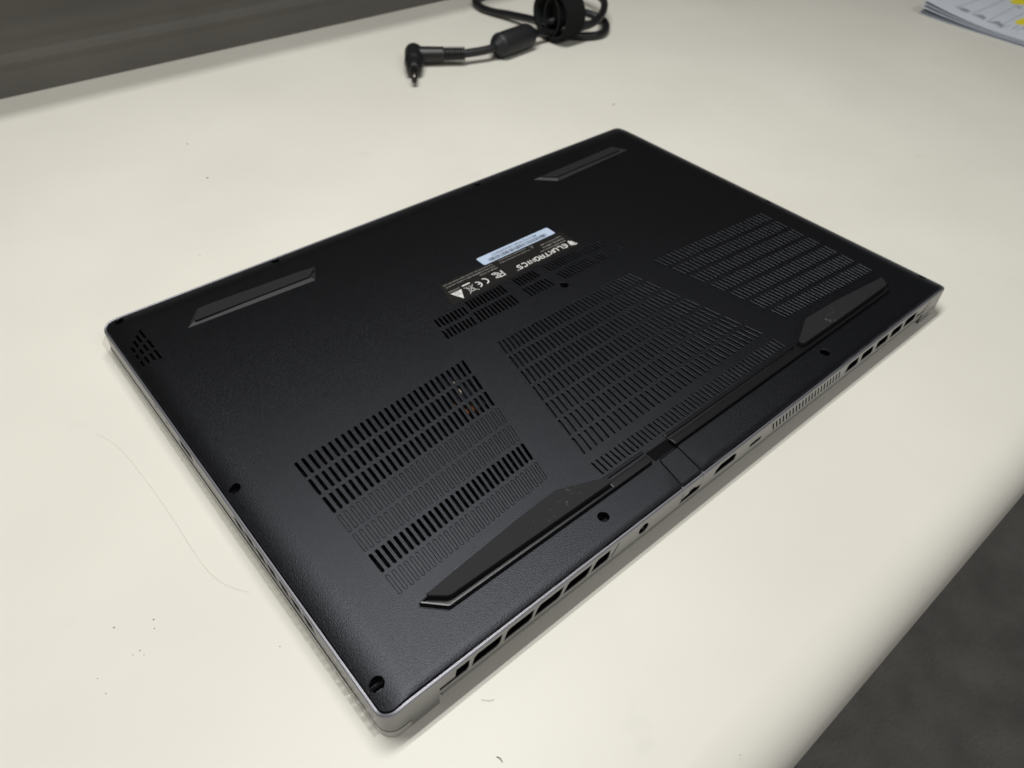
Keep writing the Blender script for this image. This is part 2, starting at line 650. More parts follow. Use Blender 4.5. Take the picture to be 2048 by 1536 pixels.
strip(iNL).build('corner_block', m_silver, lap)
strip(iNR).build('corner_block', m_silver, lap)
strip(iR, smooth=False).build('side_wall', m_silver, lap)
k0 = start_r + 8 + 24
strip(list(range(k0, k0 + 8 + nN - 1 + 9)), smooth=True).build('front_wall', m_silver, lap)

# inner dark shell: floor, bulkhead and added black sheets that paint shade into the vents
mb = MB()
mb.box((U0 + 2.6, 14, SEAM + .1), (U1 - 1, V1 - 1, SEAM + .6))
mb.box((U0 + 2.6, V0 + 11, SEAM + .6), (U1 - 2, V0 + 12, -2.2))
mb.box((U0 + 9, V0 + 12, SEAM + .6), (U0 + 10, V1 - 3, -4.4))
mb.box((20, 17, -5.2), (342, 226, -4.8))
mb.box((U0 + 2.6, V0 + 3, SEAM + 1.9), (U1 - 2, V0 + 10.9, SEAM + 2.3))
mb.box((24, V0 + .42, -9.9), (340, V0 + 2.6, -9.7))
mb.box((24, V0 + 2.6, -10.2), (340, V0 + 2.9, -2.4))
mb.box((U0 + .45, 20, -11.5), (U0 + .6, 182, -3.6))
mb.build('inner_frame', m_inside, lap)
mb = MB()
for (cx, cy, r) in ((76, 76, 33), (292, 76, 33)):
    mb.tube([(cx, cy, -4.8), (cx, cy, -2.6)], r * .42, 24, smooth=False)
    for k in range(46):
        a = 6.28318 * k / 46
        p = [(cx + r * .42 * math.cos(a), cy + r * .42 * math.sin(a)), (cx + r * math.cos(a + .22), cy + r * math.sin(a + .22))]
        t = (-math.sin(a) * .35, math.cos(a) * .35)
        q = [(p[0][0] - t[0], p[0][1] - t[1]), (p[1][0] - t[0], p[1][1] - t[1]), (p[1][0] + t[0], p[1][1] + t[1]), (p[0][0] + t[0], p[0][1] + t[1])]
        mb.rings([[(x, y, -4.7) for x, y in q], [(x, y, -2.9) for x, y in q]], smooth=False)
mb.build('fan', m_dark, lap, kind='stuff')
mb = MB()
mb.box((101.2, 86.6, -3.4), (105.6, 89.6, -1.5))
mb.box((99.0, 93.6, -3.4), (101.0, 95.4, -1.9))
mb.build('heat_pipe', m_copper, lap)
MB().box((106.6, 98.8, -3.4), (108.9, 106.6, -1.6)).build('thermal_pad', m_pad, lap)
MB().box((103.5, 88.0, -4.0), (113, 113, -3.5)).build('circuit_board', m_board, lap)

# connectors seen in the port openings
m_port = mat('port_grey', (.035, .035, .04), .4)
MB().box((165.2, V0 + .9, -5.6), (173.6, V0 + 2.5, -5.0)).build('hdmi_port', m_port, lap)
MB().box((187.2, V0 + .7, -6.95), (193.4, V0 + 2.5, -6.45)).build('usb_c_port', m_port, lap)
MB().tube([(118.5, V0 + .5, -6.3), (118.5, V0 + 2.5, -6.3)], .55, 12).build('power_jack', m_port, lap)
MB().box((144.6, V0 + 1.2, -8.6), (151.6, V0 + 2.5, -8.0)).build('network_port', m_port, lap)

# --- hinge barrel and lid
MB().tube([(22.3, 1.75, -12.85), (340.2, 1.75, -12.85)], 1.3, 20).build('hinge_barrel', m_hinge, lap)
mb = MB()


def lid_pt(a, b, z, d):
    if 10.05 < a < 351.95 and b < 60:
        b = 5.0 + d
    return (a, b, z)


def lid_ring(d, z):
    o_ = []
    for (a, b, a0, b0), (c, e, _, _) in zip(outline(d), outline(max(d, 0))):
        k = cl((b0 - 8) / 12) if d < 0 else 1
        o_.append(lid_pt(c + (a - c) * k, e + (b - e) * k, z, d))
    return o_


mb.rings([lid_ring(d, z) for d, z in ((-.15, -13.5), (-.4, -13.75), (-.4, -16.8), (-.1, -17.25), (.6, -17.5))], True, True, True, True)
lid = mb.build('lid', m_lid, lap)
for p in lid.data.polygons:
    p.use_smooth = abs(p.normal.z) < .95 and p.area < 3e-4

MB().rings([lid_ring(-.22, -13.47), lid_ring(.5, -13.47), lid_ring(.5, SEAM + .4)], True, False, False, False).build('gasket', m_inside, lap)  # added black ledge: the lid seam's shade drawn as colour

# thin clear protective film under the lid, its torn edge showing along the left side
mb = MB()
nv = 420
ra = []
rb = []
rc = []
for i in range(nv + 1):
    v = 5 + (254.5 - 5) * i / nv
    wv = .13 * math.sin(v * 1.75 + .8 * math.sin(v * .21)) * (.35 + .65 * abs(math.sin(v * .027 + .6)))
    lift = .22 + .16 * math.sin(v * 1.75 + .8 * math.sin(v * .21) + .9)
    if v < 70:
        wv *= .25
    e = -1.55 - .35 * math.sin(v * .019)
    if v > 249:
        e += (v - 249) * .55
    ra.append((2.0, v if v < 244 else 244 + (v - 244) * .4, ZT + .05))
    rb.append((e + .75, v, ZT + .12 + lift * .5))
    rc.append((e + wv, v, ZT + .15 + lift))
mb.rings([ra, rb, rc], False, False, False, True)
mb.build('protective_film', m_film, lap)

# --- bottom cover: one sheet, pierced by every slot, domed to its edges
slots = []            # (loop, grille id, kind)


def stadium(p, q, r, n=4):
    p = Vector(p)
    q = Vector(q)
    d = (q - p).normalized()
    a = math.atan2(d.y, d.x)
    p2 = p + d * r
    q2 = q - d * r
    pts = [(q2.x + r * math.cos(a - math.pi / 2 + math.pi * i / n), q2.y + r * math.sin(a - math.pi / 2 + math.pi * i / n)) for i in range(n + 1)]
    pts += [(p2.x + r * math.cos(a + math.pi / 2 + math.pi * i / n), p2.y + r * math.sin(a + math.pi / 2 + math.pi * i / n)) for i in range(n + 1)]
    return pts


def lerp2(a, b, t):
    return (a[0] + (b[0] - a[0]) * t, a[1] + (b[1] - a[1]) * t)


def row(g, t0, b0, t1, b1, n, r, kind='open'):
    t0, b0, t1, b1 = (AP(p, TOP) for p in (t0, b0, t1, b1))
    for i in range(n):
        t = i / (n - 1)
        slots.append((stadium(lerp2(b0, b1, t), lerp2(t0, t1, t), r), g, kind))


# left intake (grille 0)
for k in range(7):
    t = k / 6
    v0 = 107.4 - 65.3 * t
    v1 = 114.2 - 66.6 * t
    t1 = 118.9 - 14.7 * t
    row(0, (30.0 - .5 * t, v0), (29.8 - .5 * t, v0 - 9.5), (t1, v1), (t1 - 2.3, v1 - 9.5), 29, .74, 'open' if k in (0, 1, 2, 5) else 'blind')
# centre field (grille 1) and the short row under it (grille 2)
for k in range(7):
    t = k / 6
    v = 114.2 - 66.3 * t
    ua = 140.6 - 15.2 * t
    ub = 230.1 + 13.4 * t
    row(1, (ua, v), (ua - 2.4, v - 9.3 - .7 * t), (ub, v), (ub + 1.7, v - 9.3 - .7 * t), 35, .66 + .06 * t)
row(2, (121.9, 33.2), (121.5, 25.8), (246.0, 33.2), (246.0, 25.8), 48, .58)
# right intake (grille 3)
for k in range(7):
    t = k / 6
    v0 = 114.2 - 66.6 * t
    v1 = 107.4 - 65.6 * t
    t0 = 251.4 + 13.4 * t
    row(3, (t0, v0), (t0 + 1.2, v0 - 9.2), (339.4 - .6 * t, v1), (339.4 - .9 * t, v1 - 8.9), 29, .68)
# memory vents (grille 4)
row(4, (126.7, 146.2), (125.5, 139.3), (143.4, 146.2), (142.2, 139.3), 8, .68)
row(4, (124.7, 137.2), (123.5, 130.3), (141.5, 137.2), (140.3, 130.3), 8, .68)
row(4, (147.6, 148.4), (146.2, 140.8), (169.6, 148.4), (168.8, 140.8), 11, .66)
row(4, (145.5, 139.1), (143.8, 130.4), (168.6, 139.1), (167.8, 130.4), 11, .66)
row(4, (178.5, 148.4), (178.2, 140.8), (191.2, 148.4), (191.6, 140.8), 7, .64)
row(4, (177.6, 139.0), (177.3, 130.4), (192.0, 139.0), (192.2, 130.4), 7, .64)
row(4, (199.5, 148.4), (200.5, 140.9), (222.0, 148.4), (223.4, 140.9), 11, .62)
row(4, (200.8, 139.0), (201.8, 130.6), (224.4, 139.0), (225.9, 130.6), 11, .62)
row(4, (226.4, 146.3), (227.4, 139.6), (243.2, 146.0), (244.4, 139.6), 8, .6)
row(4, (228.0, 137.2), (229.0, 130.7), (245.2, 137.2), (246.6, 130.7), 8, .6)
# corner speaker (grille 5): stepped triangle of slots
for (a, b) in (((13.1, 224.3), (13.3, 216.6)), ((10.6, 222.0), (10.8, 215.2)), ((8.3, 219.4), (8.5, 213.2)), ((6.0, 216.6), (6.2, 211.3)),
               ((13.3, 215.2), (13.5, 207.6)), ((10.8, 213.6), (10.9, 207.4)), ((8.3, 211.9), (8.4, 207.3)), ((5.8, 210.2), (5.9, 206.2)),
               ((13.2, 206.3), (13.3, 198.6)), ((10.7, 206.0), (10.8, 199.2)), ((8.1, 205.8), (8.2, 199.7)), ((5.7, 205.0), (5.9, 200.0))):
    slots.append((stadium(b, a, .62), 5, 'open'))

regs = [
    [(27, 110.5), (120.2, 117.6), (121.8, 114.8), (104.6, 35.4), (26.6, 29.8)],
    [(139.2, 117.5), (231.2, 117.5), (247.4, 37.2), (246, 35.9), (122.2, 35.9), (120.6, 37.2)],
    [(118.8, 35.2), (248.6, 35.2), (249.4, 34.2), (249.4, 25.2), (118.2, 25.2), (118.2, 34.2)],
    [(250.0, 117.6), (342.2, 110.4), (342.4, 30.2), (266.2, 35.6)],
    [(121.6, 129.2), (248.6, 129.2), (245.6, 149.2), (124.8, 149.2)],
    [(4.4, 198.2), (15.2, 196.8), (15.2, 225.6), (12.2, 225.8), (4.4, 218.2)],
]
# the row under the centre field must not meet the foot bar: keep its region short
sg = [Vector(p) for p in regs[5]]
regs = [[AP(p, TOP) for p in r] for r in regs[:5]] + [[tuple(sg[i].lerp(sg[(i + 1) % len(sg)], k / 10)) for i in range(len(sg)) for k in range(10)]]
screws = [(5.7, 11.7, 2.6), (6.0, 110.7, 2.4), (106.0, 10.9, 2.4), (257.0, 11.0, 2.4), (195.9, 126.8, 2.4), (357.4, 13.2, 2.4), (357.6, 113.4, 2.4),
          (8.6, 237.9, 2.4), (90, 238.1, 2.4), (226.5, 237.6, 2.4)]
port_flap_cut = [(141.0, 2.55), (143.3, 15.2), (144.0, 16.4), (155.6, 16.4), (155.3, 15.2), (153.6, 2.55)]

DC = 1.6
out_loop = [(a, b) for a, b, _, _ in outline(DC)]
loops = [out_loop] + [ccw(r) for r in regs] + [circ((x, y), r, 20) for x, y, r in screws] + [ccw(port_flap_cut)]
nR = len(regs)
nS = len(screws)
base_i = len(loops)
loops += [ccw(s[0]) for s in slots]
extra = []


def inside_any(x, y):
    for (sx, sy, r) in screws:
        if (x - sx) ** 2 + (y - sy) ** 2 < (r + .35) ** 2:
            return True
    for q in slots[-12:]:
        xs_ = [p[0] for p in q[0]]
        ys_ = [p[1] for p in q[0]]
        if min(xs_) - .3 < x < max(xs_) + .3 and min(ys_) - .3 < y < max(ys_) + .3:
            return True
    return False


step = 1.55
nx = int((U1 - U0) / step)
ny = int((V1 - V0) / step)
for i in range(nx):
    for j in range(ny):
        x = U0 + (i + .5 * (j % 2) + .5) * step
        y = V0 + (j + .5) * step
        dl = min(x - U0, U1 - x, V1 - y)
        if (dl < 15.5 or (y - V0) < 5.5) and min(dl, y - V0) > DC + .5 and not inside_any(x, y):
            # stay inside the rounded corners
            cx = U0 + RC if x < U0 + RC else (U1 - RC if x > U1 - RC else x)
            cy = V0 + RC if y < V0 + RC else (V1 - RC if y > V1 - RC else y)
            if (x - cx) ** 2 + (y - cy) ** 2 < (RC - DC - .5) ** 2 or (x == cx or y == cy):
                if not (139 < x < 157.5 and y < 18):
                    extra.append((x, y))
ov, of, ids = cdt(loops, extra)
sets = {k: [] for k in range(nR + 2)}
for f, s in zip(of, ids):
    if 0 not in s or any(k >= base_i for k in s) or any(nR < k <= nR + nS for k in s):
        continue
    if nR + nS + 1 in s:
        sets[nR + 1].append(f)
        continue
    r = [k for k in s if 1 <= k <= nR]
    sets[r[0] if r else 0].append(f)


def sub(fs, zoff=0.):
    mp = {}
    vs = []
    fo = []
    for f in fs:
        g = []
        for i in f:
            if i not in mp:
                mp[i] = len(vs)
                p = ov[i]
                vs.append((p.x, p.y, hz(p.x, p.y) + zoff))
            g.append(mp[i])
        fo.append(g)
    return vs, fo


mb = MB()
v_, f_ = sub(sets[0])
mb.add(v_, f_, True)
skirt = [(a, b) for a, b in out_loop]
mb.rings([[(a, b, hz(a, b) - 1.6) for a, b in skirt], [(a, b, hz(a, b)) for a, b in skirt]], True, False, False, False)
for (x, y, r) in screws:
    l = circ((x, y), r, 20)[::-1]
    l2 = circ((x, y), r - .18, 20)[::-1]
    mb.rings([[(a, b, hz(a, b)) for a, b in l], [(a, b, hz(a, b) - .2) for a, b in l2], [(a, b, hz(x, y) - 3.4) for a, b in l2]][::-1], True, True, False, False)
# walls of the cut-out for the hinged network port
l = ccw(port_flap_cut)[::-1]
mb.rings([[(a, b, hz(a, b) - 2.2) for a, b in l], [(a, b, hz(a, b)) for a, b in l]], True, False, False, False)
cover = mb.build('bottom_cover', m_cover, lap)

gnames = ['intake_grille', 'centre_grille', 'centre_grille', 'intake_grille', 'memory_vent', 'speaker_grille']
glabel = ['left intake grille with three filled-in rows of slots', 'fan-shaped centre field of slots', 'single row of short slots beside the foot bar', 'right intake grille, all slots shallow', None, None]
for g in range(nR):
    mb = MB()
    v_, f_ = sub(sets[g + 1])
    mb.add(v_, f_, g == 5)
    for (lp, gg, kind) in slots:
        if gg != g:
            continue
        lp = ccw(lp)[::-1]
        cx = sum(p[0] for p in lp) / len(lp)
        cy = sum(p[1] for p in lp) / len(lp)
        z0 = hz(cx, cy)
        ch = .17 if g in (1, 2, 3) else .13

        def ins(d, lp=lp, cx=cx, cy=cy):
            # inset a convex stadium by d
            n_ = len(lp)
            o_ = []
            for i in range(n_):
                a = Vector(lp[i - 1])
                b_ = Vector(lp[i])
                c_ = Vector(lp[(i + 1) % n_])
                nrm = ((c_ - a).normalized())
                nrm = Vector((nrm.y, -nrm.x))      # clockwise loop: inward is right
                if (Vector((cx, cy)) - b_).dot(nrm) < 0:
                    nrm = -nrm
                o_.append((b_.x + nrm.x * d, b_.y + nrm.y * d))
            return o_
        zt_ = [hz(a, b_) for a, b_ in lp] if g == 5 else [z0] * len(lp)
        if kind == 'open':
            l2 = ins(ch)
            r0 = [(a, b_, z) for (a, b_), z in zip(lp, zt_)]
            r1 = [(a, b_, z - .13) for (a, b_), z in zip(l2, zt_)]
            r2 = [(a, b_, z0 - 1.25) for a, b_ in l2]
            mb.rings([r2, r1, r0], True, g in (1, 2, 3), False, False)
        else:
            l2 = ins(.20)
            r0 = [(a, b_, z0) for a, b_ in lp]
            r1 = [(a, b_, z0 - .55) for a, b_ in lp]
            mb.rings([r1, r0], True, True, False, False)
            l3 = l2
            l3 = l3[::-1]
            mb.rings([[(a, b_, z0 - .5) for a, b_ in l3], [(a, b_, z0 - .06) for a, b_ in l3]], True, False, False, False)
            l4 = ins(.26)[::-1]
            mb.rings([[(a, b_, z0 - .06) for a, b_ in l3], [(a, b_, z0 - .01) for a, b_ in l4]], True, False, True, False)
    obj(gnames[g], mb.v, mb.f, m_cover, cover, smooth=mb.s, label=glabel[g])

# hinged network-port jaw in the middle of the rear edge
mb = MB()
jl = [AP(p, 0) for p in ((141.55, 2.4), (143.75, 15.0), (144.3, 16.1), (155.2, 16.1), (154.85, 15.0), (153.15, 2.4))]
jl = ccw(jl)
mb.rings([[(a, b, -1.2) for a, b in jl], [(a, b, hz(a, b) - .12) for a, b in jl], [(148.4 + (a - 148.4) * .982, 9.2 + (b - 9.2) * .985, hz(a, b) - .02) for a, b in jl]], True, False, True, False)
jaw = mb.build('port_flap', m_cover, cover)
mb = MB()
for (x0, x1) in ((140.9, 141.5), (153.35, 153.95)):
    mb.box((x0, V0 - .06, -3.6), (x1, V0 + 2.0, -.35))
mb.build('hinge_pin', m_rim, jaw)
# seam lines of the jaw down the rear wall
mb = MB()
mb.add([(140.75, V0 - .03, -8.9), (141.0, V0 - .03, -8.9), (141.45, V0 - .03, -1.5), (141.2, V0 - .03, -1.5)], [(0, 1, 2, 3)])
mb.add([(153.1, V0 - .03, -7.2), (153.28, V0 - .03, -7.2), (153.75, V0 - .03, -1.5), (153.57, V0 - .03, -1.5)], [(0, 1, 2, 3)])
mb.build('seam', m_inside, jaw)

# screws, sunk in their holes
for (x, y, r) in screws:
    z = hz(x, y) - 3.0
    mb = MB()
    rr = 1.75
    mb.rings([[(a, b, z - .7) for a, b in circ((x, y), rr, 18)], [(a, b, z - .15) for a, b in circ((x, y), rr, 18)], [(a, b, z) for a, b in circ((x, y), rr - .25, 18)]], True, False, True, False)
    for a in (.5, .5 + math.pi / 2):
        dx, dy = math.cos(a), math.sin(a)
        q = [(x + dx * .95 * s + -dy * .17 * t, y + dy * .95 * s + dx * .17 * t) for s, t in ((-1, -1), (1, -1), (1, 1), (-1, 1))]
        mb.rings([[(a_, b_, z + .005) for a_, b_ in q], [(a_, b_, z + .05) for a_, b_ in q]], True, False, True, False)
    mb.build('screw', m_screw, cover)


# --- feet.  prism with bevelled top from a polygon
def inset_poly(l, d):
    l = ccw(l)
    n_ = len(l)
    o_ = []
    for i in range(n_):
        a = Vector(l[i - 1])
        b_ = Vector(l[i])
        c_ = Vector(l[(i + 1) % n_])
        e1 = (b_ - a).normalized()
        e2 = (c_ - b_).normalized()
        n1 = Vector((-e1.y, e1.x))
        n2 = Vector((-e2.y, e2.x))
        bis = n1 + n2
        bis = bis / max(.35, bis.dot(n1))
        o_.append((b_.x + bis.x * d, b_.y + bis.y * d))
    return o_


def prism(l, rs, cap1=True):
    mb_ = MB()
    l = ccw(l)
    mb_.rings([[(a, b, z) for a, b in (inset_poly(l, d) if d else l)] for d, z in rs], True, False, cap1, False)
    return mb_


def round_corners(l, r, n=3):
    o_ = []
    for i in range(len(l)):
        a = Vector(l[i - 1])
        b_ = Vector(l[i])
        c_ = Vector(l[(i + 1) % len(l)])
        p = b_ + (a - b_).normalized() * min(r, (a - b_).length * .4)
        q = b_ + (c_ - b_).normalized() * min(r, (c_ - b_).length * .4)
        for k in range(n + 1):
            t = k / n
            x = p * (1 - t) ** 2 + b_ * 2 * t * (1 - t) + q * t * t
            o_.append((x.x, x.y))
    return o_


T_L = 3.0     # height of the tray lip
T_F = 4.9     # height of the rubber
plateL = [AP(p, T_L) for p in ((31.7, 26.2), (39.2, 18.4), (121, 18.1), (121, 22.4), (119.6, 23.4), (100.6, 31.3), (80, 30.4))]
footL = [AP(p, T_L) for p in ((34.6, 26.2), (41.0, 20.7), (80, 20.4), (120.2, 20.1), (120.3, 22.2), (119.3, 23.2), (100.4, 31.0), (80, 30.1))]
plateR = [AP(p, T_L) for p in ((337.9, 25.6), (332.4, 18.1), (248, 18.1), (248, 22.4), (250.4, 23.4), (269.6, 31.5), (297, 30.2))]
footR = [AP(p, T_L) for p in ((335.2, 25.7), (330.8, 20.5), (299, 20.3), (253.4, 20.6), (252.6, 23.2), (271.0, 31.2), (297, 29.9))]
for pl, ft in ((plateL, footL), (plateR, footR)):
    t = prism(round_corners(pl, .8), ((-.05, TOP - .3), (0, TOP + .3), (.08, T_L - .16), (.15, T_L - .07), (.62, T_L), (.75, T_L - .9))).build('foot_tray', m_dark, lap)
    prism(round_corners(ft, .9, 1), ((-.1, TOP), (-.1, T_F - .4), (.02, T_F - .12), (.2, T_F))).build('rubber_foot', m_rubber, t)
# ridge joining the two feet, broken at the network port
for (a, b) in ((119.5, 142.3), (156.5, 249.5)):
    l = [AP(p, T_L) for p in ((a, 18.1), (b, 18.1), (b, 21.8), (a, 21.8))]
    mb = prism(l, ((0, TOP - .3), (.05, T_L - .2), (.14, T_L - .09), (.8, T_L)))
    l = [AP(p, TOP + .6) for p in ((a, 23.3), (b, 23.3), (b, 24.6), (a, 24.6))]
    p2 = prism(l, ((-.5, TOP - .2), (0, TOP + .45), (.25, TOP + .6)))
    mb.add(p2.v, p2.f, False)
    mb.build('foot_bar', m_dark, lap)
MB().box((142.0, 16.7, TOP - .5), (155.4, 22.0, TOP + .08)).build('flap_stop', m_inside, lap)  # near-black slab added to put the ridge gap's shade into colour
# small feet by the front edge: sloped tray and a rubber strip
T_S = 2.0
FLt = [AP(p, TOP + .3) for p in ((31.6, 213.0), (97.9, 210.1), (103.6, 220.9), (41.0, 224.5))]
FLf = [AP(p, T_S + .8) for p in ((36.0, 216.2), (97.6, 214.8), (102.9, 220.2), (95.0, 221.6), (50.1, 224.2), (41.5, 224.2))]
FRt = [AP(p, TOP + .3) for p in ((269.8, 210.3), (336.4, 213.0), (330.6, 222.6), (258.6, 220.8))]
FRf = [AP(p, T_S + .8) for p in ((273.0, 214.6), (332.6, 216.2), (330.0, 222.2), (278.0, 220.6), (265.6, 220.6))]
for tr, ft in ((FLt, FLf), (FRt, FRf)):
    t = prism(tr, ((-.1, TOP - .2), (0, TOP + .02), (1.7, TOP + .95), (2.0, TOP + .95))).build('foot_tray', m_tray, lap)
    prism(round_corners(ft, .8, 1), ((-.05, TOP + .3), (0, T_S + .5), (.05, T_S + .72), (.18, T_S + .8))).build('rubber_foot', m_rubber, t)

# ------------------------------------------------------------------ regulatory label and serial sticker
ZL = TOP + .04


def L(p):
    return AP(p, ZL)


lab_poly = round_corners(ccw([L(p) for p in ((140.8, 149.9), (230.6, 149.9), (230.6, 167.0), (145.4, 167.0))]), 1.2)
lab = prism(lab_poly, ((0, TOP), (.03, ZL))).build('regulatory_label', m_sticker, lap)
st_poly = round_corners(ccw([L(p) for p in ((174.9, 166.8), (226.9, 166.8), (226.9, 174.2), (174.9, 174.2))]), 1.0)
stick = prism(st_poly, ((0, TOP), (.03, ZL + .06))).build('serial_sticker', m_pale, lap)


def text(name, body, u_left, u_right, v_base, h, m, parent, z, bold=0., fit=True):
    """upright for someone on the laptop's front side: runs towards -u, its top towards -v.  u_left > u_right"""
    cu = bpy.data.curves.new(name, 'FONT')
    cu.body = body
    cu.size = 1.0
    cu.offset = bold
    cu.resolution_u = 2
    to = bpy.data.objects.new(name, cu)
    C.objects.link(to)
    dg = bpy.context.evaluated_depsgraph_get()
    dg.update()
    me = bpy.data.meshes.new_from_object(to.evaluated_get(dg))
    vs = [v.co.copy() for v in me.vertices]
    fs = [tuple(p.vertices) for p in me.polygons]
    bpy.data.objects.remove(to)
    bpy.data.curves.remove(cu)
    bpy.data.meshes.remove(me)
    x0 = min(v.x for v in vs)
    x1 = max(v.x for v in vs)
    kx = (u_left - u_right) / (x1 - x0)
    ky = h / .73
    out = [L((u_left - (v.x - x0) * kx, v_base - v.y * ky)) + (z,) for v in vs]
    return obj(name, out, fs, m, parent)


def stroke(mb_, pts, wd, z, closed=False):
    """flat line of width wd through 2-D points"""
    n_ = len(pts)
    Lf = []
    Rt = []
    for i in range(n_):
        a = Vector(pts[i - 1] if (i or closed) else pts[i])
        c_ = Vector(pts[(i + 1) % n_] if (i < n_ - 1 or closed) else pts[i])
        t = (c_ - a).normalized()
        nn_ = Vector((-t.y, t.x)) * wd / 2
        p = Vector(pts[i])
        Lf.append(L(p + nn_) + (z,))
        Rt.append(L(p - nn_) + (z,))
    m_ = n_ if closed else n_ - 1
    mb_.add(Lf + Rt, [(n_ + i, n_ + (i + 1) % n_, (i + 1) % n_, i) for i in range(m_)])


def arcp(cx, cy, r, a0, a1, n_=18, ry=None):
    return [(cx + r * math.cos(math.radians(a0 + (a1 - a0) * i / n_)), cy + (ry or r) * math.sin(math.radians(a0 + (a1 - a0) * i / n_))) for i in range(n_ + 1)]


ZP = ZL + .05
# brand line in wide squared capitals, drawn stroke by stroke (x to the right of the reader = -u)


def glyphs():
    return {
        'E': [[(1, 1), (.25, 1), (0, .8), (0, .2), (.25, 0), (1, 0)], [(.1, .5), (.85, .5)]],
        'L': [[(0, 1), (0, .2), (.2, 0), (1, 0)]],
        'U': [[(0, 1), (0, .2), (.2, 0), (.8, 0), (1, .2), (1, 1)]],
        'K': [[(0, 0), (0, 1)], [(1, 1), (.35, .5), (1, 0)], [(.05, .5), (.4, .5)]],
        'T': [[(-.1, 1), (1, 1)], [(.45, 1), (.45, 0)]],
        'R': [[(0, 0), (0, 1), (.8, 1), (1, .85), (1, .6), (.8, .45), (.2, .45)], [(.55, .42), (1, 0)]],
        'O': [[(.25, 1), (.75, 1), (1, .75), (1, .25), (.75, 0), (.25, 0), (0, .25), (0, .75), (.25, 1)]],
        'N': [[(0, 0), (0, 1), (1, 0), (1, 1)]],
        'I': [[(.3, 0), (.3, 1)]],
        'C': [[(1, 1), (.2, 1), (0, .8), (0, .2), (.2, 0), (1, 0)]],
        'S': [[(1, 1), (.2, 1), (0, .85), (.1, .55), (.9, .45), (1, .2), (.8, 0), (0, 0)]],
    }


G = glyphs()
mb = MB()
ux = 223.3
hgt = 3.1
for ch in 'ELUKTRONICS':
    wd_ = 1.2 if ch == 'I' else 2.45
    for stq in G[ch]:
        stroke(mb, [(ux - (x * wd_ + .35 * (y - .5)), 155.6 - y * hgt) for x, y in stq], .72, ZP)
    ux -= wd_ + 1.0
mb.build('brand_lettering', m_white, lab)
mb = MB()
# round emblem: a crest of a filled leaf and two sweeping arcs
stroke(mb, arcp(227.2, 154.3, .75, 0, 360, 14), 1.35, ZP)
stroke(mb, [(226.0, 152.0), (225.6, 153.4), (226.2, 155.6), (227.4, 156.4)], .7, ZP)
stroke(mb, [(229.3, 152.0), (228.2, 151.6), (226.9, 152.2), (226.2, 153.2)], .9, ZP)
stroke(mb, [(229.0, 153.4), (228.2, 152.8), (227.2, 152.9)], .6, ZP)
mb.build('brand_emblem', m_white, lab)
mb = MB()
stroke(mb, arcp(186.3, 152.3, .45, 0, 360, 14), .22, ZP)
stroke(mb, [(186.5, 152.6), (186.5, 152.0), (186.1, 152.0), (186.2, 152.3), (186.5, 152.3), (186.1, 152.6)], .13, ZP)
mb.build('registered_mark', m_grey, lab)
text('model_lettering', 'www.eluktronics.com', 226.4, 207.4, 158.2, 1.2, m_grey, lab, ZP, .004)
text('model_lettering', 'Model No.: MBX-15', 226.7, 211.0, 160.7, 1.25, m_grey, lab, ZP, .008)
text('model_lettering', 'Input:19.5V=11.8A', 226.8, 211.4, 163.1, 1.15, m_grey, lab, ZP, .002)
text('warning_lettering', 'Precaution: Do not block air intakes', 203.7, 182.7, 163.5, .95, m_grey, lab, ZP, .002)
text('warning_lettering', 'and keep away from heat sources', 203.0, 183.4, 165.7, .95, m_grey, lab, ZP, .002)
text('origin_lettering', 'Made in China', 178.8, 167.0, 161.4, 1.05, m_grey, lab, ZP, .006)
text('origin_lettering', 'CAN ICES-3 (B)/NMB-3(B) Complies with FCC', 178.9, 146.4, 163.5, 1.0, m_grey, lab, ZP, .002)
text('origin_lettering', 'Contains FCC ID. See the label inside the unit', 178.8, 146.3, 165.5, .95, m_grey, lab, ZP, .002)
text('caution_lettering', 'CAUTION', 152.2, 145.4, 159.7, 1.05, m_grey, lab, ZP, .004)
mb = MB()
stroke(mb, [(206.6, 163.0), (205.2, 165.5), (207.9, 165.5)], .25, ZP, True)
stroke(mb, [(206.6, 163.8), (206.6, 165.0)], .25, ZP)
mb.build('warning_triangle', m_grey, lab)
mb = MB()     # F and nested C mark
stroke(mb, [(178.4, 158.0), (178.4, 153.5), (174.9, 153.5)], .75, ZP)
stroke(mb, [(178.4, 155.6), (175.6, 155.6)], .7, ZP)
stroke(mb, arcp(174.0, 156.0, 2.2, 135, -135, 20), .62, ZP)
stroke(mb, arcp(174.0, 156.0, 1.05, 135, -135, 16), .55, ZP)
mb.build('fcc_mark', m_white, lab)
mb = MB()
stroke(mb, arcp(165.6, 155.6, 2.3, -85, 85, 16), .72, ZP)
stroke(mb, arcp(161.0, 155.4, 2.3, -85, 85, 16), .72, ZP)
stroke(mb, [(163.1, 155.4), (161.3, 155.4)], .7, ZP)
mb.build('ce_mark', m_white, lab)
mb = MB()     # crossed-out bin over a bar
stroke(mb, [(158.0, 153.1), (157.3, 157.4), (154.9, 157.4), (154.5, 153.1)], .22, ZP, True)
stroke(mb, [(158.6, 152.8), (153.9, 152.8)], .26, ZP)
stroke(mb, [(159.5, 151.5), (153.5, 157.6)], .22, ZP)
stroke(mb, [(153.4, 151.5), (159.3, 157.6)], .22, ZP)
stroke(mb, [(155.4, 154.4), (157.0, 154.4), (156.8, 156.2), (155.5, 156.2)], .2, ZP, True)
mb.build('bin_mark', m_white, lab)
mb = MB()
stroke(mb, [(153.9, 159.3), (158.9, 159.3)], .9, ZP)
mb.build('bin_bar', m_white, lab)
mb = MB()
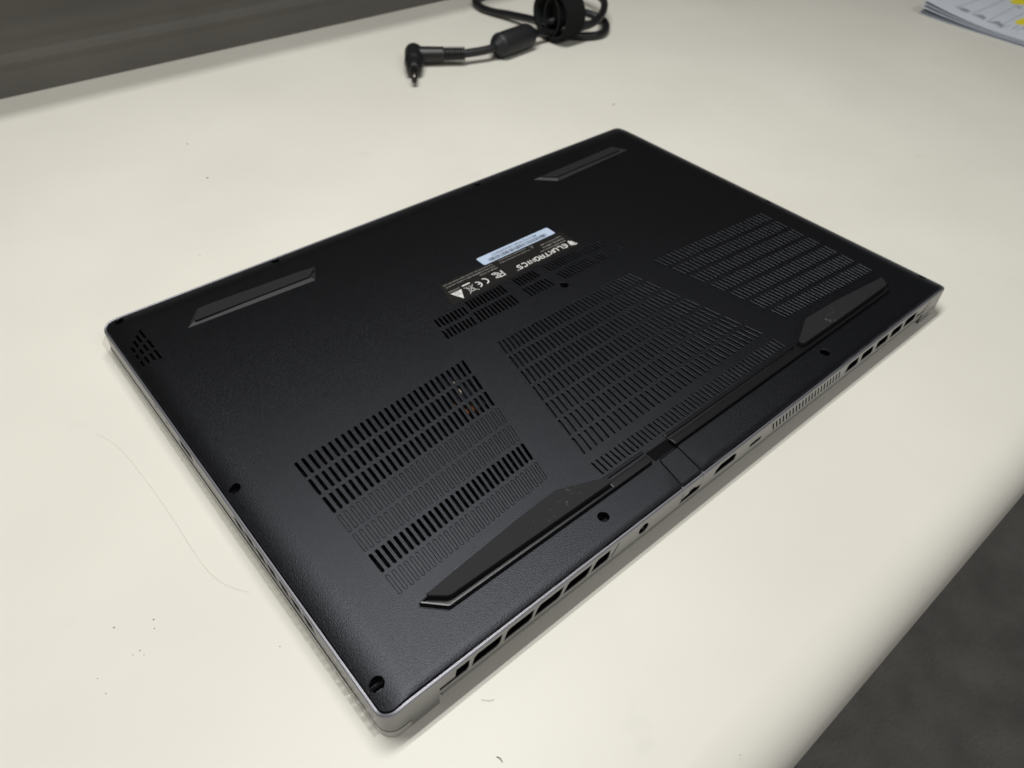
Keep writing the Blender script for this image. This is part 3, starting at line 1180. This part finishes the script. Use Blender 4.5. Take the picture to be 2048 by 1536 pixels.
mb.add([L(p) + (ZP,) for p in ((145.2, 157.6), (152.1, 157.6), (148.5, 150.6))], [(2, 1, 0)])
tri = mb.build('hot_surface_triangle', m_white, lab)
mb = MB()
for k in range(3):
    x = 147.4 + 1.1 * k
    stroke(mb, [(x, 154.0), (x + .35, 154.7), (x - .35, 155.5), (x, 156.2)], .26, ZP + .03)
stroke(mb, [(146.7, 156.9), (150.4, 156.9)], .3, ZP + .03)
mb.build('hot_surface_symbol', m_ink, lab)

ZB = ZL + .1
mb = MB()
rb_ = random.Random(3)
x = 221.4
while x > 179.3:
    wb = rb_.choice((.18, .18, .3, .42, .6))
    mb.add([L(p) + (ZB,) for p in ((x, 167.6), (x, 170.3), (x - wb, 170.3), (x - wb, 167.6))], [(0, 1, 2, 3)])
    x -= wb + rb_.choice((.2, .26, .4, .55))
bar = mb.build('barcode', m_ink, stick)
text('serial_lettering', 'MKX15Q1R32011032028000075', 216.5, 184.0, 172.7, 1.75, m_ink, stick, ZB, .004)

# ------------------------------------------------------------------ power cable behind the laptop
zt = ZT
pc = empty('power_cable', (400, 440, ZT), 'black laptop power cable with right-angle barrel plug and ferrite lump, coiled behind the laptop', 'power cable')
ax0 = Vector((336.0, 461.6, zt + 8.6))
ax1 = Vector((303.5, 414.8, zt + 6.2))
d = (ax1 - ax0).normalized()


def on(t):
    return ax0 + d * t


mb = MB()
pr = [(-4.6, 1.0), (-4.2, 3.6), (-3.2, 5.6), (-1.6, 7.0), (0, 7.6), (2, 7.9), (15, 7.9), (19.5, 7.9), (20, 7.6), (21, 7.6), (21.5, 7.9), (22.0, 8.0), (23.2, 8.0), (23.6, 7.6), (31, 6.9), (37, 5.9), (38, 5.2), (38.2, 2.6)]
mb.tube([on(t) for t, r in pr], [r for t, r in pr], 28)
mb.build('plug_head', m_plug, pc)
mb = MB()
mb.tube([on(37.8), on(55.2), on(55.3), on(52.0)], [2.3, 2.3, 1.5, 1.4], 18, cap=True)
tip = mb.build('plug_barrel', m_tipmetal, pc)
mb = MB()
mb.tube([on(54.9), on(56.0)], [2.36, 2.36], 18)
mb.build('insulating_ring', m_plug, tip)
b0 = on(8.5) + Vector((2, 0, .3))
b1 = Vector((367.5, 430.8, zt + 9.4))
bd = (b1 - b0)
mb = MB()
ts = [0]
pp = []
rr_ = []
nrib = 7
for i in range(13):
    t = .58 * i / 12
    pp.append(b0 + bd * t)
    rr_.append(7.0 - .9 * t / .58)
for k in range(nrib):
    t = .58 + .42 * k / nrib
    w_ = .42 / nrib
    for q, r in ((.05, 6.0), (.1, 5.0), (.45, 4.9), (.5, 6.0), (.98, 5.9)):
        pp.append(b0 + bd * (t + w_ * q))
        rr_.append(r - .35 * k / nrib)
mb.tube(pp, rr_, 22)
mb.build('strain_relief', m_plug, pc)
f0 = Vector((401.0, 425.4, zt + 10.8))
f1 = Vector((441.0, 430.4, zt + 10.8))
fd = (f1 - f0).normalized()
mb = MB()
fp = [(-6.5, 3.9), (-6.4, 4.6), (-5.0, 4.8), (-4.9, 5.7), (-3.6, 5.9), (-3.5, 7.0), (-2.4, 7.2), (-2.0, 8.6), (-.6, 9.6), (.5, 10.2), (1.4, 10.5), (30, 10.5), (37.5, 10.4), (39.5, 9.6), (40.8, 7.4), (41.0, 5.2), (47, 4.7), (47.2, 3.8)]
mb.tube([f0 + fd * t for t, r in fp], [r for t, r in fp], 30)
mb.build('ferrite_core', m_ferrite, pc)
cords = MB()
CR = 3.55
cords.tube(spline([b1 - bd.normalized() * 2, (379.6, 427.8, zt + 9.6), (390, 425.2, zt + 10.2), f0 - fd * 4], 8), CR, 16)
cords.tube(spline([f1 + fd * 4, (456, 431, zt + 9.5), (468, 430, zt + 7), (482, 424, zt + 5.5), (494, 414, zt + 4.2), (511, 408.5, zt + 3.8), (527, 416, zt + 3.8), (539, 430, zt + 4.4), (537, 443, zt + 7), (525, 452, zt + 11), (508, 452, zt + 15), (488, 440, zt + 17), (474, 434, zt + 16),
                   (470, 446, zt + 12), (474, 466, zt + 9), (472, 495, zt + 6), (468, 515, zt + 4.2), (467, 532, zt + 4.2), (476, 552, zt + 4.0), (498, 560, zt + 3.8), (525, 558, zt + 5), (552, 540, zt + 9), (566, 510, zt + 13), (566, 478, zt + 16), (556, 452, zt + 17), (541, 434, zt + 17.5), (521, 418.5, zt + 17), (502, 411, zt + 15), (484, 414, zt + 13), (474, 424, zt + 11)], 8), CR, 14)
cords.build('cord', m_cord, pc)

tie = empty('cable_tie', (474, 428, ZT), 'black hook-and-loop strap wrapped upright round the coiled power cable', 'cable tie')
TC = Vector((0, 429, zt + 23.6))


def tie_ring(u0, u1, r, th, m, name, a0=0, a1=360, wob=0.):
    mb_ = MB()
    nn_ = 72
    full = abs(a1 - a0) >= 359.9
    sect = []
    for i in range(nn_ if full else nn_ + 1):
        a = math.radians(a0 + (a1 - a0) * i / nn_)
        rr2 = r + wob * math.sin(a * 3 + .5) + (1.0 * math.cos(2 * a))
        s0 = .9 * math.sin(a + .4)
        cs, sn = math.cos(a), math.sin(a)
        vy = -1.9 * sn      # the loop leans a little
        rsec = []
        for (uu, rad) in ((u0 + s0, rr2 - th), (u0 + s0, rr2), (u1 + s0, rr2), (u1 + s0, rr2 - th)):
            rsec.append((uu + vy * .3, TC.y + rad * cs, TC.z + rad * sn))
        sect.append(rsec)
    k = len(sect)
    vs = [p for s_ in sect for p in s_]
    fs = []
    for i in range(k if full else k - 1):
        j = (i + 1) % k
        for q in range(4):
            q2 = (q + 1) % 4
            fs.append((i * 4 + q, j * 4 + q, j * 4 + q2, i * 4 + q2))
    mb_.add(vs, fs, False)
    if not full:
        mb_.add(sect[0], [(0, 1, 2, 3)])
        mb_.add(sect[-1], [(3, 2, 1, 0)])
    return mb_.build(name, m, tie)


tie_ring(464.5, 486.5, 22.6, 1.5, m_strap, 'strap_loop')
tie_ring(465.2, 485.8, 20.9, 1.2, m_strap_in, 'hook_side')
mb = MB()
sec = []
for i in range(41):
    a = 2 * math.pi * i / 40
    y, z = TC.y + 1.5 + 10.5 * math.cos(a), TC.z - 3.0 + 17.0 * math.sin(a)
    y2, z2 = TC.y + 1.5 + 9.2 * math.cos(a), TC.z - 3.0 + 15.7 * math.sin(a)
    sec.append([(467.5, y, z), (486, y, z), (486, y2, z2), (467.5, y2, z2)])
mb.rings(sec, True, False, False, False)
mb.box((476, TC.y - 9.5, TC.z - 16), (484, TC.y + 12, TC.z + 12))
mb.build('strap_tail', m_strap_in, tie)

# ------------------------------------------------------------------ papers at the right
ps = empty('paper_stack', (950, 150, ZT), 'stack of white printed sheets with yellow highlights, its near corner curling up', 'papers')


def sheet_z(k, u, v):
    """k-th sheet's height: lies flat, its near-left corner curls upward and fans out"""
    base = .3 + .95 * k
    c = cl((v - 168) / 98) ** 1.7 * cl(1 - (u - 842) / 120)
    return ZT + base * (1 + .25 * cl((v - 200) / 60)) + c * (.9 + 1.9 * k) * (1 if k > 1 else .4)


NSH = 5
u_off = [-2.2, -.9, -1.4, .6, 2.2]
for k in range(NSH):
    us = [842.5 + u_off[k] + x for x in (0, 3, 8, 16, 28, 45, 70, 110, 216)]
    vs_ = [266 - .9 * (k % 3) - y for y in (0, 3, 7, 12, 18, 25, 33, 42, 52, 64, 78, 96, 120, 160, 279)]
    th = .12
    top = [(u + .045 * (v - 160) * 1.0 + (6.0 if k == 1 or k == 0 else 3.0) * cl((v - 215) / 55) ** 2, v, sheet_z(k, u, v)) for v in vs_ for u in us]
    bot = [(a, b_, c_ - th) for a, b_, c_ in top]
    nu = len(us)
    nvv = len(vs_)
    fs = []
    for j in range(nvv - 1):
        for i in range(nu - 1):
            fs.append((j * nu + i, (j + 1) * nu + i, (j + 1) * nu + i + 1, j * nu + i + 1))
    mb = MB()
    mb.add(top, fs, True)
    mb.add(bot, [f[::-1] for f in fs], True)
    per = [i for i in range(nu)] + [j * nu + nu - 1 for j in range(1, nvv)] + [(nvv - 1) * nu + i for i in range(nu - 2, -1, -1)] + [j * nu for j in range(nvv - 2, 0, -1)]
    n_ = len(per)
    mb.add([top[i] for i in per] + [bot[i] for i in per], [(i, (i + 1) % n_, n_ + (i + 1) % n_, n_ + i) for i in range(n_)], False)
    sh = mb.build('sheet', m_paper, ps)
topsheet = sh


def pz(u, v, e=.12):
    return (u, v, sheet_z(NSH - 1, u - .045 * (v - 160), v) + e)


def pstroke(mb_, a, b_, wd):
    a = Vector(a)
    b_ = Vector(b_)
    t = (b_ - a).normalized()
    nn_ = Vector((-t.y, t.x)) * wd / 2
    k = 8
    l_ = [pz(*(a.lerp(b_, i / k) + nn_)) for i in range(k + 1)]
    r_ = [pz(*(a.lerp(b_, i / k) - nn_)) for i in range(k + 1)]
    mb_.add(l_ + r_, [(k + 1 + i, k + 2 + i, i + 1, i) for i in range(k)])


mb = MB()
for (a, b_, wd) in (((872, 239), (1040, 243), .9), ((871, 220.5), (1040, 229), .9), ((867, 202), (1040, 214), .9), ((869, 188.4), (1040, 198), .9), ((870, 184), (884, 184), .8), ((871, 177.3), (887, 177.6), 1.1), ((869, 172), (1040, 178), .8), ((868, 160), (1040, 164), .8), ((868, 140), (1040, 143), .8), ((868, 120), (1040, 122), .8)):
    pstroke(mb, a, b_, wd)
mb.build('printed_line', m_pgrey, topsheet, kind='stuff')
mb = MB()
for q in (((875, 239), (882.5, 232.8), (879.5, 225.4), (871.6, 225.2), (869.8, 230.4)), ((871.2, 220.2), (883, 214.2), (877.6, 206.8), (868, 206.9), (871.4, 213.6)), ((866.8, 201.6), (881.8, 196), (871.6, 185.2), (862.8, 185.8), (869.2, 193.6)), ((949, 207.2), (955, 201.4), (945.6, 201.8)), ((884, 172), (890, 168), (882, 160), (874, 163))):
    mb.add([pz(*p, .16) for p in q], [tuple(range(len(q)))[::-1]])
mb.build('printed_block', m_pgrey, topsheet, kind='stuff')
mb = MB()
for q in (((961.5, 219.6), (956.4, 212.7), (965.4, 203), (990, 205), (990, 219)), ((895.2, 185.6), (915, 185.6), (925, 176), (893, 175.4), (890, 180.4))):
    mb = MB()
    mb.add([pz(*p, .2) for p in q], [tuple(range(len(q)))[::-1]])
    mb.build('highlighter_mark', m_yellow, topsheet)
